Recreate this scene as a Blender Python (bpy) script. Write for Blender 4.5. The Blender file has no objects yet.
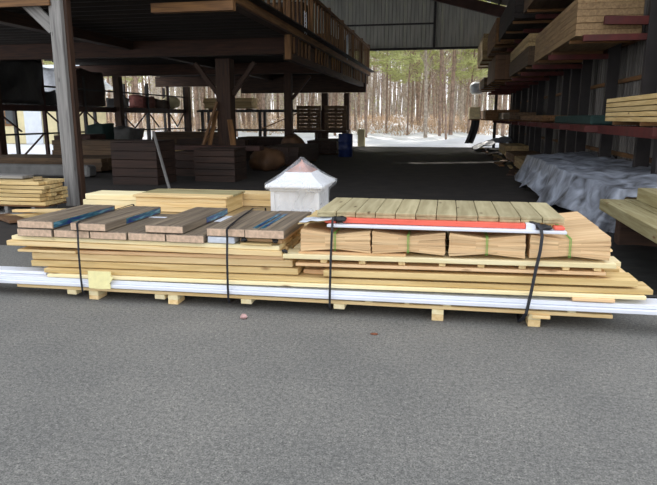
import bpy, bmesh, math, random
from mathutils import Vector, Matrix
R = random.Random(7)
S = bpy.context.scene
COL = S.collection
PI = math.pi

# ------------------------------------------------------------ camera, world, lights, exposure
cam = bpy.data.cameras.new('camera')
co = bpy.data.objects.new('camera', cam); COL.objects.link(co); S.camera = co
cam.sensor_width = 36; cam.lens = 600/657*36; cam.clip_end = 400; cam.clip_start = 0.05
co.location = (0, 0, 1.55)
co.rotation_euler = (PI/2 - math.atan(124.5/600), 0, math.atan(117/600))
S.view_settings.view_transform = 'Standard'; S.view_settings.look = 'None'
S.view_settings.gamma = 1; S.view_settings.use_curve_mapping = False
S.view_settings.exposure = 0.95
W = bpy.data.worlds.new('sky'); S.world = W; W.use_nodes = True
nt = W.node_tree; bgn = nt.nodes['Background']
tc = nt.nodes.new('ShaderNodeTexCoord'); sep = nt.nodes.new('ShaderNodeSeparateXYZ')
rp = nt.nodes.new('ShaderNodeValToRGB')
rp.color_ramp.elements[0].position = 0.0; rp.color_ramp.elements[0].color = (0.97, 0.97, 1.0, 1)
rp.color_ramp.elements[1].position = 0.7; rp.color_ramp.elements[1].color = (0.88, 0.92, 1.0, 1)
nt.links.new(tc.outputs['Generated'], sep.inputs[0]); nt.links.new(sep.outputs['Z'], rp.inputs[0])
nt.links.new(rp.outputs[0], bgn.inputs[0]); bgn.inputs[1].default_value = 1.0
sun = bpy.data.lights.new('sun', 'SUN'); so = bpy.data.objects.new('sun', sun); COL.objects.link(so)
sun.energy = 3.0; sun.angle = math.radians(1.5); sun.color = (1.0, 0.94, 0.85)
so.rotation_euler = (math.radians(-54), 0, math.radians(24)); so.location = (-12, 40, 25)

# ------------------------------------------------------------ materials
def srgb(c):
    return tuple(((x/255/12.92) if x/255 <= 0.04045 else ((x/255+0.055)/1.055)**2.4) for x in c) + (1,)
def base(name, rough=0.8):
    m = bpy.data.materials.new(name); m.use_nodes = True
    b = m.node_tree.nodes['Principled BSDF']; b.inputs['Roughness'].default_value = rough
    return m, m.node_tree, b
def N(nt, t, **k):
    n = nt.nodes.new(t)
    for a, v in k.items(): setattr(n, a, v)
    return n
def plain(name, c, rough=0.8, var=0.12, scale=6, bump=0.0, metallic=0.0, bscale=None):
    m, nt, b = base(name, rough); L = nt.links.new
    t = N(nt, 'ShaderNodeTexCoord'); n = N(nt, 'ShaderNodeTexNoise'); n.inputs['Scale'].default_value = scale
    n.inputs['Detail'].default_value = 6
    L(t.outputs['Object'], n.inputs['Vector'])
    r = N(nt, 'ShaderNodeValToRGB'); s = srgb(c)
    r.color_ramp.elements[0].position = .3; r.color_ramp.elements[1].position = .7
    r.color_ramp.elements[0].color = tuple(x*(1-var*1.6) for x in s[:3])+(1,)
    r.color_ramp.elements[1].color = tuple(min(1, x*(1+var*1.2)) for x in s[:3])+(1,)
    L(n.outputs['Fac'], r.inputs[0]); L(r.outputs[0], b.inputs['Base Color'])
    b.inputs['Metallic'].default_value = metallic
    if bump:
        n2 = N(nt, 'ShaderNodeTexNoise'); n2.inputs['Scale'].default_value = bscale or scale*4
        L(t.outputs['Object'], n2.inputs['Vector'])
        bp = N(nt, 'ShaderNodeBump'); bp.inputs['Strength'].default_value = bump; bp.inputs['Distance'].default_value = .02
        L(n2.outputs['Fac'], bp.inputs['Height']); L(bp.outputs[0], b.inputs['Normal'])
    return m
def wood(name, light, dark, scale=(1.6, 22, 22), rough=0.75, knots=True, vary=0.18, knot=(120, 80, 45)):
    """grain stretched along local X, a few knots, per-object tone"""
    m, nt, b = base(name, rough); L = nt.links.new
    t = N(nt, 'ShaderNodeTexCoord'); oi = N(nt, 'ShaderNodeObjectInfo')
    add = N(nt, 'ShaderNodeVectorMath', operation='ADD'); mul = N(nt, 'ShaderNodeVectorMath', operation='SCALE')
    L(oi.outputs['Location'], mul.inputs[0]); mul.inputs['Scale'].default_value = 1.7
    L(t.outputs['Object'], add.inputs[0]); L(mul.outputs[0], add.inputs[1])
    mp = N(nt, 'ShaderNodeMapping'); mp.inputs['Scale'].default_value = scale
    L(add.outputs[0], mp.inputs['Vector'])
    n = N(nt, 'ShaderNodeTexNoise'); n.inputs['Scale'].default_value = 1.0; n.inputs['Detail'].default_value = 8; n.inputs['Distortion'].default_value = .6
    L(mp.outputs[0], n.inputs['Vector'])
    r = N(nt, 'ShaderNodeValToRGB'); r.color_ramp.elements[0].position = .32; r.color_ramp.elements[1].position = .66
    r.color_ramp.elements[0].color = srgb(dark); r.color_ramp.elements[1].color = srgb(light)
    L(n.outputs['Fac'], r.inputs[0]); out = r.outputs[0]
    if knots:
        mp2 = N(nt, 'ShaderNodeMapping'); mp2.inputs['Scale'].default_value = (2.2, 7, 7); L(add.outputs[0], mp2.inputs['Vector'])
        v = N(nt, 'ShaderNodeTexVoronoi'); v.inputs['Scale'].default_value = 1.0; L(mp2.outputs[0], v.inputs['Vector'])
        kr = N(nt, 'ShaderNodeValToRGB'); kr.color_ramp.elements[0].position = .04; kr.color_ramp.elements[1].position = .13
        kr.color_ramp.elements[0].color = (1, 1, 1, 1); kr.color_ramp.elements[1].color = (0, 0, 0, 1)
        L(v.outputs['Distance'], kr.inputs[0])
        mx = N(nt, 'ShaderNodeMix', data_type='RGBA'); L(kr.outputs[0], mx.inputs[0]); L(out, mx.inputs[6]); mx.inputs[7].default_value = srgb(knot)
        out = mx.outputs[2]
    hs = N(nt, 'ShaderNodeHueSaturation'); mr = N(nt, 'ShaderNodeMapRange')
    mr.inputs['To Min'].default_value = 1-vary; mr.inputs['To Max'].default_value = 1+vary*.5
    L(oi.outputs['Random'], mr.inputs[0]); L(mr.outputs[0], hs.inputs['Value']); L(out, hs.inputs['Color'])
    L(hs.outputs[0], b.inputs['Base Color'])
    bp = N(nt, 'ShaderNodeBump'); bp.inputs['Strength'].default_value = .25; bp.inputs['Distance'].default_value = .004
    L(n.outputs['Fac'], bp.inputs['Height']); L(bp.outputs[0], b.inputs['Normal'])
    return m
M = {}
M['pine'] = wood('pine', (246, 220, 168), (224, 190, 130))
M['pale'] = wood('pale_pine', (248, 236, 194), (238, 220, 168))
M['tan'] = wood('treated_pine', (224, 198, 142), (196, 166, 108))
M['pink'] = wood('pink_pine', (236, 202, 158), (218, 178, 130))
M['shingle'] = wood('cedar_shingle', (232, 200, 154), (204, 166, 120), scale=(1.2, 14, 30), knots=False, vary=.2)
M['deck'] = wood('treated_decking', (186, 175, 138), (154, 142, 106), scale=(1.5, 16, 16), vary=.16, knot=(95, 75, 45))
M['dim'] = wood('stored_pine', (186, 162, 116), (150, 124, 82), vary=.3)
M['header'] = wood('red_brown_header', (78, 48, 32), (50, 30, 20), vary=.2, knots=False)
M['top'] = wood('shaded_pine', (150, 124, 88), (116, 92, 62), vary=.15)  # darkened pine, shade under the roof put into the colour
M['shade'] = wood('shaded_brown_lumber', (104, 82, 58), (72, 55, 38), vary=.3)  # brown lumber tone with the indoor shade painted in
M['olive'] = wood('green_treated_timber', (168, 160, 122), (134, 122, 80), vary=.15)
M['post'] = wood('weathered_grey_timber', (150, 148, 144), (104, 102, 100), scale=(1.2, 26, 26), vary=.05, knot=(60, 55, 52))
M['beam'] = wood('dark_brown_timber', (74, 50, 34), (44, 29, 20), vary=.2, knots=False)
M['tanbeam'] = wood('brown_timber', (136, 98, 58), (92, 64, 38), vary=.25, knots=False)
M['plank'] = wood('floor_joist', (42, 32, 26), (26, 20, 17), vary=.3, knots=False)
M['comptop'] = wood('composite_top', (138, 124, 104), (90, 79, 68), scale=(1.2, 34, 34), knots=False, vary=.16, rough=.6)
M['compend'] = plain('composite_end', (206, 178, 152), .8, .15, 30)
M['white'] = plain('white_trim', (226, 230, 238), .45, .03, 3)
M['vinyl'] = plain('cupola_white', (228, 230, 232), .5, .05, 5)
M['copper'] = plain('copper_roof', (176, 120, 98), .5, .3, 9)
M['red'] = plain('red_coating', (226, 100, 80), .5, .06, 4)
M['darkred'] = plain('red_steel', (78, 24, 20), .7, .25, 5)
M['steel'] = plain('dark_steel', (38, 34, 34), .6, .2, 5)
M['rust'] = plain('rusty_brown_steel', (58, 32, 24), .7, .25, 3)
M['black'] = plain('black_plastic', (22, 22, 24), .5, .1, 20)
M['strap'] = plain('strap_black', (20, 22, 30), .45, .1, 40)
M['green'] = plain('green_tie', (112, 176, 72), .5, .1, 20)
M['teal'] = plain('teal_fabric', (22, 50, 46), .8, .2, 8)
M['blue'] = plain('blue_plastic', (24, 42, 92), .5, .2, 8)
M['paper'] = plain('paper', (240, 232, 172), .8, .05, 20)
M['snow'] = plain('snow', (238, 240, 245), .9, .05, .6, .3, bscale=3)
M['cream'] = plain('cream_paint', (214, 202, 160), .8, .08, 2)
M['housewhite'] = plain('white_siding', (214, 220, 226), .8, .05, 3)
M['glass'] = plain('dark_glass', (52, 60, 62), .15, .2, 2)
M['crate'] = wood('dark_crate_wood', (64, 44, 34), (40, 28, 22), vary=.3, knots=False)
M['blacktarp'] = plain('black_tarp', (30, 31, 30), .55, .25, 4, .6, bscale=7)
M['wrapwhite'] = plain('white_wrap', (206, 212, 220), .35, .12, 9, .7, bscale=14)
M['redbox'] = plain('faded_red', (112, 60, 52), .8, .3, 8)
M['foil'] = plain('brown_paint', (98, 70, 46), .7, .3, 3)
M['stone'] = plain('pink_stone', (186, 150, 146), .6, .2, 40)
M['leaf'] = plain('dry_leaf', (120, 70, 46), .8, .2, 40)
M['bark'] = plain('grey_bark', (176, 164, 150), .9, .3, 5, .5)
M['redbark'] = plain('red_brown_bark', (150, 128, 112), .9, .3, 5, .5)
M['needle'] = plain('pine_needles', (184, 188, 124), .8, .3, 2)
M['brush'] = plain('dry_brush', (206, 178, 150), .9, .35, 1.2)
M['concrete'] = plain('grey_concrete', (120, 120, 118), .9, .15, 4, .3)

def mat_asphalt():
    m, nt, b = base('asphalt', .85); L = nt.links.new
    t = N(nt, 'ShaderNodeTexCoord')
    def noi(sc, det, rough=.6):
        n = N(nt, 'ShaderNodeTexNoise'); n.inputs['Scale'].default_value = sc; n.inputs['Detail'].default_value = det; n.inputs['Roughness'].default_value = rough
        L(t.outputs['Object'], n.inputs['Vector']); return n
    def ramp(n, lo, hi, c0, c1):
        r = N(nt, 'ShaderNodeValToRGB'); e = r.color_ramp.elements; e[0].position = lo; e[1].position = hi; e[0].color = c0; e[1].color = c1
        L(n.outputs['Fac'], r.inputs[0]); return r
    def mul(a, b_, f=1):
        mx = N(nt, 'ShaderNodeMix', data_type='RGBA', blend_type='MULTIPLY'); mx.inputs[0].default_value = f; L(a, mx.inputs[6]); L(b_, mx.inputs[7]); return mx.outputs[2]
    fine = noi(110, 2, .8); mid = noi(38, 4, .75); big = noi(.9, 6, .6)
    A = ramp(fine, .28, .72, srgb((68, 68, 67)), srgb((142, 141, 136)))
    B = ramp(mid, .34, .66, (.62, .62, .62, 1), (1.35, 1.34, 1.32, 1))
    C = ramp(big, .32, .68, (.78, .79, .80, 1), (1.10, 1.09, 1.07, 1))
    sp = ramp(noi(60, 1, .5), .24, .30, (.45, .45, .46, 1), (1, 1, 1, 1))
    v = N(nt, 'ShaderNodeTexVoronoi'); v.inputs['Scale'].default_value = 42; L(t.outputs['Object'], v.inputs['Vector'])
    D = N(nt, 'ShaderNodeValToRGB'); e = D.color_ramp.elements; e[0].position = .12; e[0].color = (1.5, 1.47, 1.4, 1); e[1].position = .22; e[1].color = (1, 1, 1, 1); L(v.outputs['Distance'], D.inputs[0])
    L(mul(mul(mul(mul(A.outputs[0], B.outputs[0]), C.outputs[0]), D.outputs[0]), sp.outputs[0]), b.inputs['Base Color'])
    bp = N(nt, 'ShaderNodeBump'); bp.inputs['Strength'].default_value = .3; bp.inputs['Distance'].default_value = .004
    L(mid.outputs['Fac'], bp.inputs['Height']); L(bp.outputs[0], b.inputs['Normal'])
    return m
M['asphalt'] = mat_asphalt()
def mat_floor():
    m, nt, b = base('shaded_floor', .95); L = nt.links.new
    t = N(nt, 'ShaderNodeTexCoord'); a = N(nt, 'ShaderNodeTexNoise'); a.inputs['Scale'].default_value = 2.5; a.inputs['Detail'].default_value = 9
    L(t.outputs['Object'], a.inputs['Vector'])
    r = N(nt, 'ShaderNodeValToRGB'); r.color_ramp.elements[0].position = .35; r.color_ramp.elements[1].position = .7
    r.color_ramp.elements[0].color = srgb((34, 31, 29)); r.color_ramp.elements[1].color = srgb((52, 47, 43))  # floor tone kept dark: the shed's shade is put into the colour
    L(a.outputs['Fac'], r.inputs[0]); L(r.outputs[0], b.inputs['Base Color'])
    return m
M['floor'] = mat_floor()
def mat_metal(name, c, dark):
    m, nt, b = base(name, .6); L = nt.links.new
    t = N(nt, 'ShaderNodeTexCoord'); a = N(nt, 'ShaderNodeTexNoise'); a.inputs['Scale'].default_value = 1.5; a.inputs['Detail'].default_value = 6
    mp = N(nt, 'ShaderNodeMapping'); mp.inputs['Scale'].default_value = (3, 3, .4); L(t.outputs['Object'], mp.inputs['Vector']); L(mp.outputs[0], a.inputs['Vector'])
    r = N(nt, 'ShaderNodeValToRGB'); r.color_ramp.elements[0].position = .3; r.color_ramp.elements[1].position = .7
    r.color_ramp.elements[0].color = srgb(dark); r.color_ramp.elements[1].color = srgb(c)
    L(a.outputs['Fac'], r.inputs[0]); L(r.outputs[0], b.inputs['Base Color']); return m
M['siding'] = mat_metal('corrugated_siding', (182, 182, 172), (144, 144, 136))
M['roofm'] = mat_metal('roof_sheet', (96, 84, 76), (66, 58, 54))
M['wallm'] = mat_metal('shed_wall_panel', (118, 114, 108), (58, 54, 50))
def mat_label():
    m, nt, b = base('printed_blue_label', .35); L = nt.links.new
    t = N(nt, 'ShaderNodeTexCoord'); mp = N(nt, 'ShaderNodeMapping'); mp.inputs['Scale'].default_value = (5, 40, 40); L(t.outputs['Object'], mp.inputs['Vector'])
    a = N(nt, 'ShaderNodeTexNoise'); a.inputs['Scale'].default_value = 1.2; L(mp.outputs[0], a.inputs['Vector'])
    r = N(nt, 'ShaderNodeValToRGB'); e = r.color_ramp.elements; e[0].position = .36; e[0].color = srgb((26, 34, 110)); e[1].position = .66; e[1].color = srgb((96, 140, 160))
    x = e.new(.44); x.color = srgb((26, 62, 108)); y = e.new(.52); y.color = srgb((30, 90, 104))
    L(a.outputs['Fac'], r.inputs[0]); L(r.outputs[0], b.inputs['Base Color']); return m
M['label'] = mat_label()
def mat_tarp():
    m, nt, b = base('silver_tarp', .5); L = nt.links.new
    t = N(nt, 'ShaderNodeTexCoord'); a = N(nt, 'ShaderNodeTexNoise'); a.inputs['Scale'].default_value = 2.7; a.inputs['Detail'].default_value = 9; a.inputs['Distortion'].default_value = 1.2
    L(t.outputs['Object'], a.inputs['Vector'])
    r = N(nt, 'ShaderNodeValToRGB'); r.color_ramp.elements[0].position = .3; r.color_ramp.elements[1].position = .72
    r.color_ramp.elements[0].color = srgb((62, 63, 66)); r.color_ramp.elements[1].color = srgb((168, 176, 190))
    L(a.outputs['Fac'], r.inputs[0]); L(r.outputs[0], b.inputs['Base Color'])
    bp = N(nt, 'ShaderNodeBump'); bp.inputs['Strength'].default_value = .8; bp.inputs['Distance'].default_value = .05
    L(a.outputs['Fac'], bp.inputs['Height']); L(bp.outputs[0], b.inputs['Normal']); return m
M['tarp'] = mat_tarp()
def mat_film():
    m, nt, b = base('clear_stretch_film', .12); L = nt.links.new
    b.inputs['Base Color'].default_value = (.85, .88, .92, 1)
    t = N(nt, 'ShaderNodeTexCoord'); a = N(nt, 'ShaderNodeTexNoise'); a.inputs['Scale'].default_value = 4; a.inputs['Detail'].default_value = 2; a.inputs['Distortion'].default_value = 1.2
    L(t.outputs['Object'], a.inputs['Vector'])
    r = N(nt, 'ShaderNodeMapRange'); r.inputs['From Min'].default_value = .35; r.inputs['From Max'].default_value = .75; r.inputs['To Min'].default_value = .10; r.inputs['To Max'].default_value = .42
    L(a.outputs['Fac'], r.inputs[0]); L(r.outputs[0], b.inputs['Alpha'])
    bp = N(nt, 'ShaderNodeBump'); bp.inputs['Strength'].default_value = .7; bp.inputs['Distance'].default_value = .02
    L(a.outputs['Fac'], bp.inputs['Height']); L(bp.outputs[0], b.inputs['Normal']); return m
M['film'] = mat_film()

# ------------------------------------------------------------ helpers
CACHE = {}
def box_bm(bm, size, loc=(0, 0, 0), rot=None, mi=0):
    r = bmesh.ops.create_cube(bm, size=1)
    mt = Matrix.Translation(loc) @ (rot.to_4x4() if rot else Matrix()) @ Matrix.Diagonal((*size, 1))
    bmesh.ops.transform(bm, matrix=mt, verts=r['verts'])
    for f in {f for v in r['verts'] for f in v.link_faces}: f.material_index = mi
    return r['verts']
def to_mesh(name, bm, mats, smooth=False):
    me = bpy.data.meshes.new(name); bm.normal_update(); bm.to_mesh(me); bm.free()
    for m in (mats if isinstance(mats, (list, tuple)) else [mats]): me.materials.append(m)
    if smooth: me.shade_smooth()
    return me
def boxmesh(name, l, w, t, mat, bev=0.003):
    k = (name, round(l, 3), round(w, 3), round(t, 3), mat.name, bev)
    if k not in CACHE:
        bm = bmesh.new(); box_bm(bm, (l, w, t))
        if bev: bmesh.ops.bevel(bm, geom=bm.edges[:], offset=min(bev, t*.3, w*.3), segments=1, affect='EDGES')
        CACHE[k] = to_mesh(name, bm, mat)
    return CACHE[k]
def put(name, me, parent=None, loc=(0, 0, 0), rot=(0, 0, 0)):
    o = bpy.data.objects.new(name, me); COL.objects.link(o)
    if parent: o.parent = parent
    o.location = loc; o.rotation_euler = rot; return o
def tag(o, label=None, cat=None, group=None, kind=None):
    if label: o['label'] = label
    if cat: o['category'] = cat
    if group: o['group'] = group
    if kind: o['kind'] = kind
    return o
def empty(name, loc=(0, 0, 0), rz=0, **k):
    o = bpy.data.objects.new(name, None); COL.objects.link(o); o.location = loc; o.rotation_euler.z = rz; o.empty_display_size = .1
    return tag(o, **k)
def stick(name, a, b, w, h, mat, parent=None, bev=.003):
    """bar from a to b (relative to parent), local X along it"""
    a, b = Vector(a), Vector(b); d = b-a
    q = d.to_track_quat('X', 'Z'); o = put(name, boxmesh(name, d.length, w, h, mat, bev), parent, (a+b)/2)
    o.rotation_euler = q.to_euler(); return o
def bx(name, x0, x1, y0, y1, z0, z1, mat, parent=None, bev=.003, along='X'):
    l, w, t = x1-x0, y1-y0, z1-z0; c = ((x0+x1)/2, (y0+y1)/2, (z0+z1)/2)
    if along == 'Y': return put(name, boxmesh(name, w, l, t, mat, bev), parent, c, (0, 0, PI/2))
    if along == 'Z':
        return put(name, boxmesh(name, t, w, l, mat, bev), parent, c, (0, -PI/2, 0))
    return put(name, boxmesh(name, l, w, t, mat, bev), parent, c)
def tube_bm(bm, pts, rads, seg=8):
    rings = []
    for i, p in enumerate(pts):
        p = Vector(p); d = (Vector(pts[min(i+1, len(pts)-1)])-Vector(pts[max(i-1, 0)])).normalized()
        u = d.orthogonal().normalized() if abs(d.z) < .99 else Vector((1, 0, 0)); u = (u-d*u.dot(d)).normalized(); v = d.cross(u)
        rings.append([bm.verts.new(p+(u*math.cos(2*PI*k/seg)+v*math.sin(2*PI*k/seg))*rads[i]) for k in range(seg)])
    for a, b in zip(rings, rings[1:]):
        for k in range(seg): bm.faces.new((a[k], a[(k+1) % seg], b[(k+1) % seg], b[k]))
    bm.faces.new(rings[0][::-1]); bm.faces.new(rings[-1])

# ------------------------------------------------------------ ground and snow
g = empty('floor', (0, 0, 0), kind='structure')
bm = bmesh.new(); box_bm(bm, (60, 28.8, .3), (0, -8.0, -.15)); o = put('yard_asphalt', to_mesh('yard_asphalt', bm, M['asphalt']), g)
bm = bmesh.new(); box_bm(bm, (21.8, 27.2, .3), (-5.3, 20.0, -.15)); put('shed_floor', to_mesh('shed_floor', bm, M['floor']), g)  # dark slab reaches out before the shed front, painting the shade there
def snow_h(x, y):
    d = max(0, y-33.6); s = max(0, -17-x)
    h = .02+.035*d*(1-math.exp(-d/8))+.012*s + .10*math.sin(x*.7+y*.3)*min(1, (d+s)/5) + .07*math.sin(x*1.9-y*1.1)*min(1, (d+s)/4)
    if y > 33.6: h += .55*math.exp(-((y-36)/1.3)**2)*(1/(1+math.exp(-(x+.6)*2.5))) + .35*math.exp(-((y-35.6)/1.0)**2)*(1/(1+math.exp((x+6.5)*2)))
    return h
bm = bmesh.new(); xs = [-110+i*1.3 for i in range(140)]; ys = [33.6+j*1.0 for j in range(70)]
V = {}
for i, x in enumerate(xs):
    for j, y in enumerate(ys): V[i, j] = bm.verts.new((x, y, snow_h(x, y) if j else -.05))
for i in range(len(xs)-1):
    for j in range(len(ys)-1): bm.faces.new((V[i, j], V[i+1, j], V[i+1, j+1], V[i, j+1]))
tag(put('snow_field', to_mesh('snow_field', bm, M['snow'], True)), kind='structure')
bm = bmesh.new(); V = {}
xs = [-110+i*2 for i in range(46)]+[-18.3, -16.3]; ys = [9.6+j*1.0 for j in range(25)]
for i, x in enumerate(xs):
    for j, y in enumerate(ys): V[i, j] = bm.verts.new((x, y, .012*max(0, -18-x)+.02+.05*math.sin(x*.8+y)*(i < len(xs)-3)))
for i in range(len(xs)-1):
    for j in range(len(ys)-1): bm.faces.new((V[i, j], V[i+1, j], V[i+1, j+1], V[i, j+1]))
tag(put('snow_field', to_mesh('snow_field', bm, M['snow'], True)), kind='structure')

# ------------------------------------------------------------ building shell
XR, XL, YN, YF = 3.42, -16.0, 9.6, 33.3
RX, RZ, EZ = -6.2, 9.35, 6.75          # ridge
def roof_z(x): return EZ+(RZ-EZ)*(1-abs(x-RX)/(XR-RX))
def corrugated(name, w, h, mat, parent, loc, rot, pitch=.2, d=.035, topfn=None):
    """ribbed sheet in local XZ with thickness"""
    bm = bmesh.new(); n = int(w/pitch); prof = []
    for i in range(n):
        x = i*pitch
        prof += [(x, 0), (x+pitch*.6, 0), (x+pitch*.68, d), (x+pitch*.92, d)]
    prof.append((w, 0)); rows = []
    for (off) in (0, -.012):
        lo = [bm.verts.new((x, y+off, 0)) for x, y in prof]
        hi = [bm.verts.new((x, y+off, (topfn(x) if topfn else h))) for x, y in prof]; rows.append((lo, hi))
    for k in range(len(prof)-1):
        for lo, hi in rows: bm.faces.new((lo[k], lo[k+1], hi[k+1], hi[k]))
    return put(name, to_mesh(name, bm, mat), parent, loc, rot)
w = empty('wall_right', (0, 0, 0), kind='structure')
for i in range(24):
    corrugated('wall_panel', .985, 6.5, M['wallm'], w, (XR+.06, YN+i*.99, 0), (0, 0, PI/2), .197, .03)
for i in range(9): bx('wall_girt', XR-.02, XR+.05, YN, YF, .8+i*.72, .88+i*.72, M['tanbeam'], w, along='Y') if i < 8 else None
w = empty('wall_far', (0, 0, 0), kind='structure')
for i in range(20):
    x0 = XL+i*.97; zb = 5.15
    if x0 < -7: zb = 4.4
    corrugated('wall_panel', .965, 1, M['siding'], w, (x0, YF, zb), (0, 0, 0), .193, .03, topfn=lambda x, x0=x0, zb=zb: roof_z(x0+x)-zb)
bx('girt', -7.0, 2.4, YF-.12, YF-.03, 5.05, 5.17, M['steel'], w)
bx('girt', -6.0, -.85, YF-.12, YF-.03, 6.32, 6.40, M['steel'], w)
bx('wall_post', -.92, -.80, YF-.15, YF-.03, 5.1, 7.8, M['steel'], w, along='Z')
bx('wall_post', 2.35, 2.5, YF-.15, YF-.03, 0, 6.9, M['steel'], w, along='Z')
rf = empty('ceiling', (0, 0, 0), kind='structure')
for sgn in (1, -1):
    for i in range(26):
        ln = math.hypot(XR+.4-RX, RZ-EZ)
        bm = bmesh.new(); nn = 5
        for k in range(nn):
            box_bm(bm, (ln, .985/nn*.66, .012), (ln/2, (k+.5)*.985/nn, 0)); box_bm(bm, (ln, .985/nn*.34, .03), (ln/2, (k+1)*.985/nn, .012))
        if ('rp', 0) not in CACHE: CACHE['rp', 0] = to_mesh('roof_panel', bm, M['roofm'])
        else: bm.free()
        a = math.atan2(RZ-EZ, XR-RX)
        o = put('roof_panel', CACHE['rp', 0], rf, (RX, YN-2.3+i*.99+(0 if sgn > 0 else .99), RZ+.12), (0, a if sgn > 0 else a, 0 if sgn > 0 else PI))  # overhang before the shed front is unseen, added to darken the ground
    for k in range(9):
        x = RX+sgn*(.4+k*1.15); bx('purlin', x-.04, x+.04, YN-2.2, YF, roof_z(x)-.12, roof_z(x)+.02, M['plank'], rf, along='Y')
for y in (9.9, 17, 24.3, 31.6):
    for sgn in (1, -1):
        xe = XR-.15 if sgn > 0 else XL+.1
        stick('rafter', (RX, y, RZ-.45), (xe, y, roof_z(XR)-.45), .2, .5, M['rust'], rf)
for y in (9.9, 17, 24.3, 31.6): bx('steel_column', 3.08, 3.34, y-.1, y+.1, 0, 6.6, M['steel'], rf, along='Z')

# timber posts (each moves with the frame) ---- grey front post etc
def post(name, x, y, s, z1, mat, label, group=None, brace=()):
    t = empty(name, (x, y, 0), label=label, cat='post', group=group)
    bx('shaft', -s/2, s/2, -s/2, s/2, 0, z1, mat, t, .008, 'Z')
    for dx, dy in brace:
        stick('brace', (dx*s*.5, dy*s*.5, z1-1.0), (dx*.9, dy*.9, z1-.1), .12, .12, mat, t)
    return t
p1 = post('timber_post', -6.58, 9.72, .22, 3.66, M['post'], 'weathered grey square timber post at the left front of the shed')
stick('gusset', (-.12, 0, 3.05), (-.62, 0, 3.52), .05, .22, M['post'], p1)
bx('shade_strip', .112, .17, -.02, .11, .0, 3.6, M['beam'], p1, along='Z')  # dark strip added as the post's shaded side, not a real timber
bigp = post('timber_post', -6.35, 17.0, .42, 3.2, M['beam'], 'thick dark brown post with planks leaning on it behind the cupola', brace=[(1, 0), (-1, 0)])
post('timber_post', -6.4, 24.3, .3, 3.3, M['beam'], 'dark post third back in the aisle row, left of the hanging brown pallets', brace=[(1, 0)])
post('timber_post', -6.35, 31.6, .32, 2.82, M['beam'], 'dark post between the two brown pallets at the far end')
post('timber_post', -5.2, 31.6, .26, 2.82, M['beam'], 'dark post nearest the open driveway at the far end')
post('timber_post', -14.0, 24.4, .3, 3.3, M['beam'], 'dark left wall post beside the wrapped stack on the rack')
post('timber_post', -14.0, 31.5, .3, 3.2, M['beam'], 'dark left wall post at the far corner behind the cream bag')
post('timber_post', -14.0, 17.0, .3, 3.2, M['beam'], 'dark left wall post at the far left edge of the picture')
for (dx, dz, a, b, lb) in ((-.34, 1.75, -.45, .22, 'tall brown plank leaning steeply on the left of the thick dark post'), (-.30, 2.0, -.75, .3, 'tallest brown plank leaning on the left of the thick dark post'), (.32, 1.5, .55, .25, 'brown plank leaning on the right side of the thick dark post'), (-.40, 1.3, -1.0, .5, 'lowest, most slanted brown plank leaning on the thick dark post')):
    tag(stick('leaning_plank', (-6.35+a, 16.35-b*.4, .02), (-6.35+dx*.6, 16.74, dz), .16, .03, M['tanbeam']),
        lb, 'plank')

# mezzanine (upper storage floor)
mz = empty('mezzanine', (0, 0, 0), label='dark timber upper storage floor with slatted guard rail over the left side', cat='mezzanine')
for y in (17, 24.3): bx('header_beam', -15.8, -4.2, y-.12, y+.12, 3.3, 3.74, M['header'], mz)
bx('header_beam', -15.8, -10.9, 31.48, 31.72, 3.22, 3.74, M['beam'], mz)
bx('header_beam', -10.9, -4.2, 31.48, 31.72, 2.84, 3.74, M['beam'], mz)
bx('rim_beam', -15.8, -3.95, 9.6, 9.68, 3.66, 3.95, M['beam'], mz)
bx('ledger_board', -15.6, -6.63, 9.55, 9.6, 3.40, 3.60, M['tanbeam'], mz)
bx('ledger_board', -5.25, -3.72, 10.45, 10.6, 3.38, 3.54, M['tanbeam'], mz)
bx('side_girder', -4.45, -4.2, 9.7, 33.1, 3.74, 3.95, M['beam'], mz, along='Y')
bx('side_girder', -4.5, -4.3, 16.6, 31.4, 3.12, 3.7, M['beam'], mz, along='Y')
bx('side_girder', -9.4, -9.1, 9.8, 31.4, 3.5, 3.74, M['beam'], mz, along='Y')
for i in range(49):
    y = 9.8+i*.47; bx('joist', -15.7, -4.46, y-.025, y+.025, 3.75, 3.95, M['plank'], mz)
for i in range(33):
    y = 9.7+i*.72; bx('floor_plank', -15.8, -3.95, y, y+.69, 3.955, 3.99, M['plank'], mz)
for i, y in enumerate([10.8, 13.6, 16.4, 19.2, 22.0, 24.8, 27.6, 30.4, 33.0]):
    bx('rail_post', -4.38, -4.22, y-.09, y+.09, 3.99 if i != 2 else 3.1, 5.35, M['tanbeam'], mz, along='Z')
for i in range(46):
    y = 11.1+i*.48
    if any(abs(y-q) < .2 for q in [13.6, 16.4, 19.2, 22.0, 24.8, 27.6, 30.4, 33.0]): continue
    bx('rail_slat', -4.28, -4.24, y-.07, y+.07, 3.3 if y > 16.4 else 3.8, 5.15, M['tanbeam'], mz, along='Z')
bx('hand_rail', -4.36, -4.2, 10.7, 33.1, 5.15, 5.25, M['tanbeam'], mz, along='Y')
bx('toe_board', -4.22, -4.18, 10.7, 33.1, 3.78, 3.98, M['tanbeam'], mz, along='Y')
# goods on the mezzanine seen through the rail
for i, (y, h, d, c) in enumerate([(12.3, 1.1, 'brown box stack upstairs nearest the yard', 'crate'), (18, .7, 'tan lumber bundle upstairs behind the rail', 'tanbeam'), (21, 1.3, 'dark crate upstairs behind the middle of the rail', 'crate'), (25.5, .9, 'brown carton upstairs beside the white cloth', 'foil'), (29, 1.1, 'dark carton upstairs near the far end of the rail', 'crate')]):
    t = empty('storage_crate', (-5.6, y, 3.99), label=d, cat='crate')
    for k in range(4): bx('board', -.8, .8, -.8, .8, k*h/4, (k+1)*h/4-.02, M[c], t)
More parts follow.
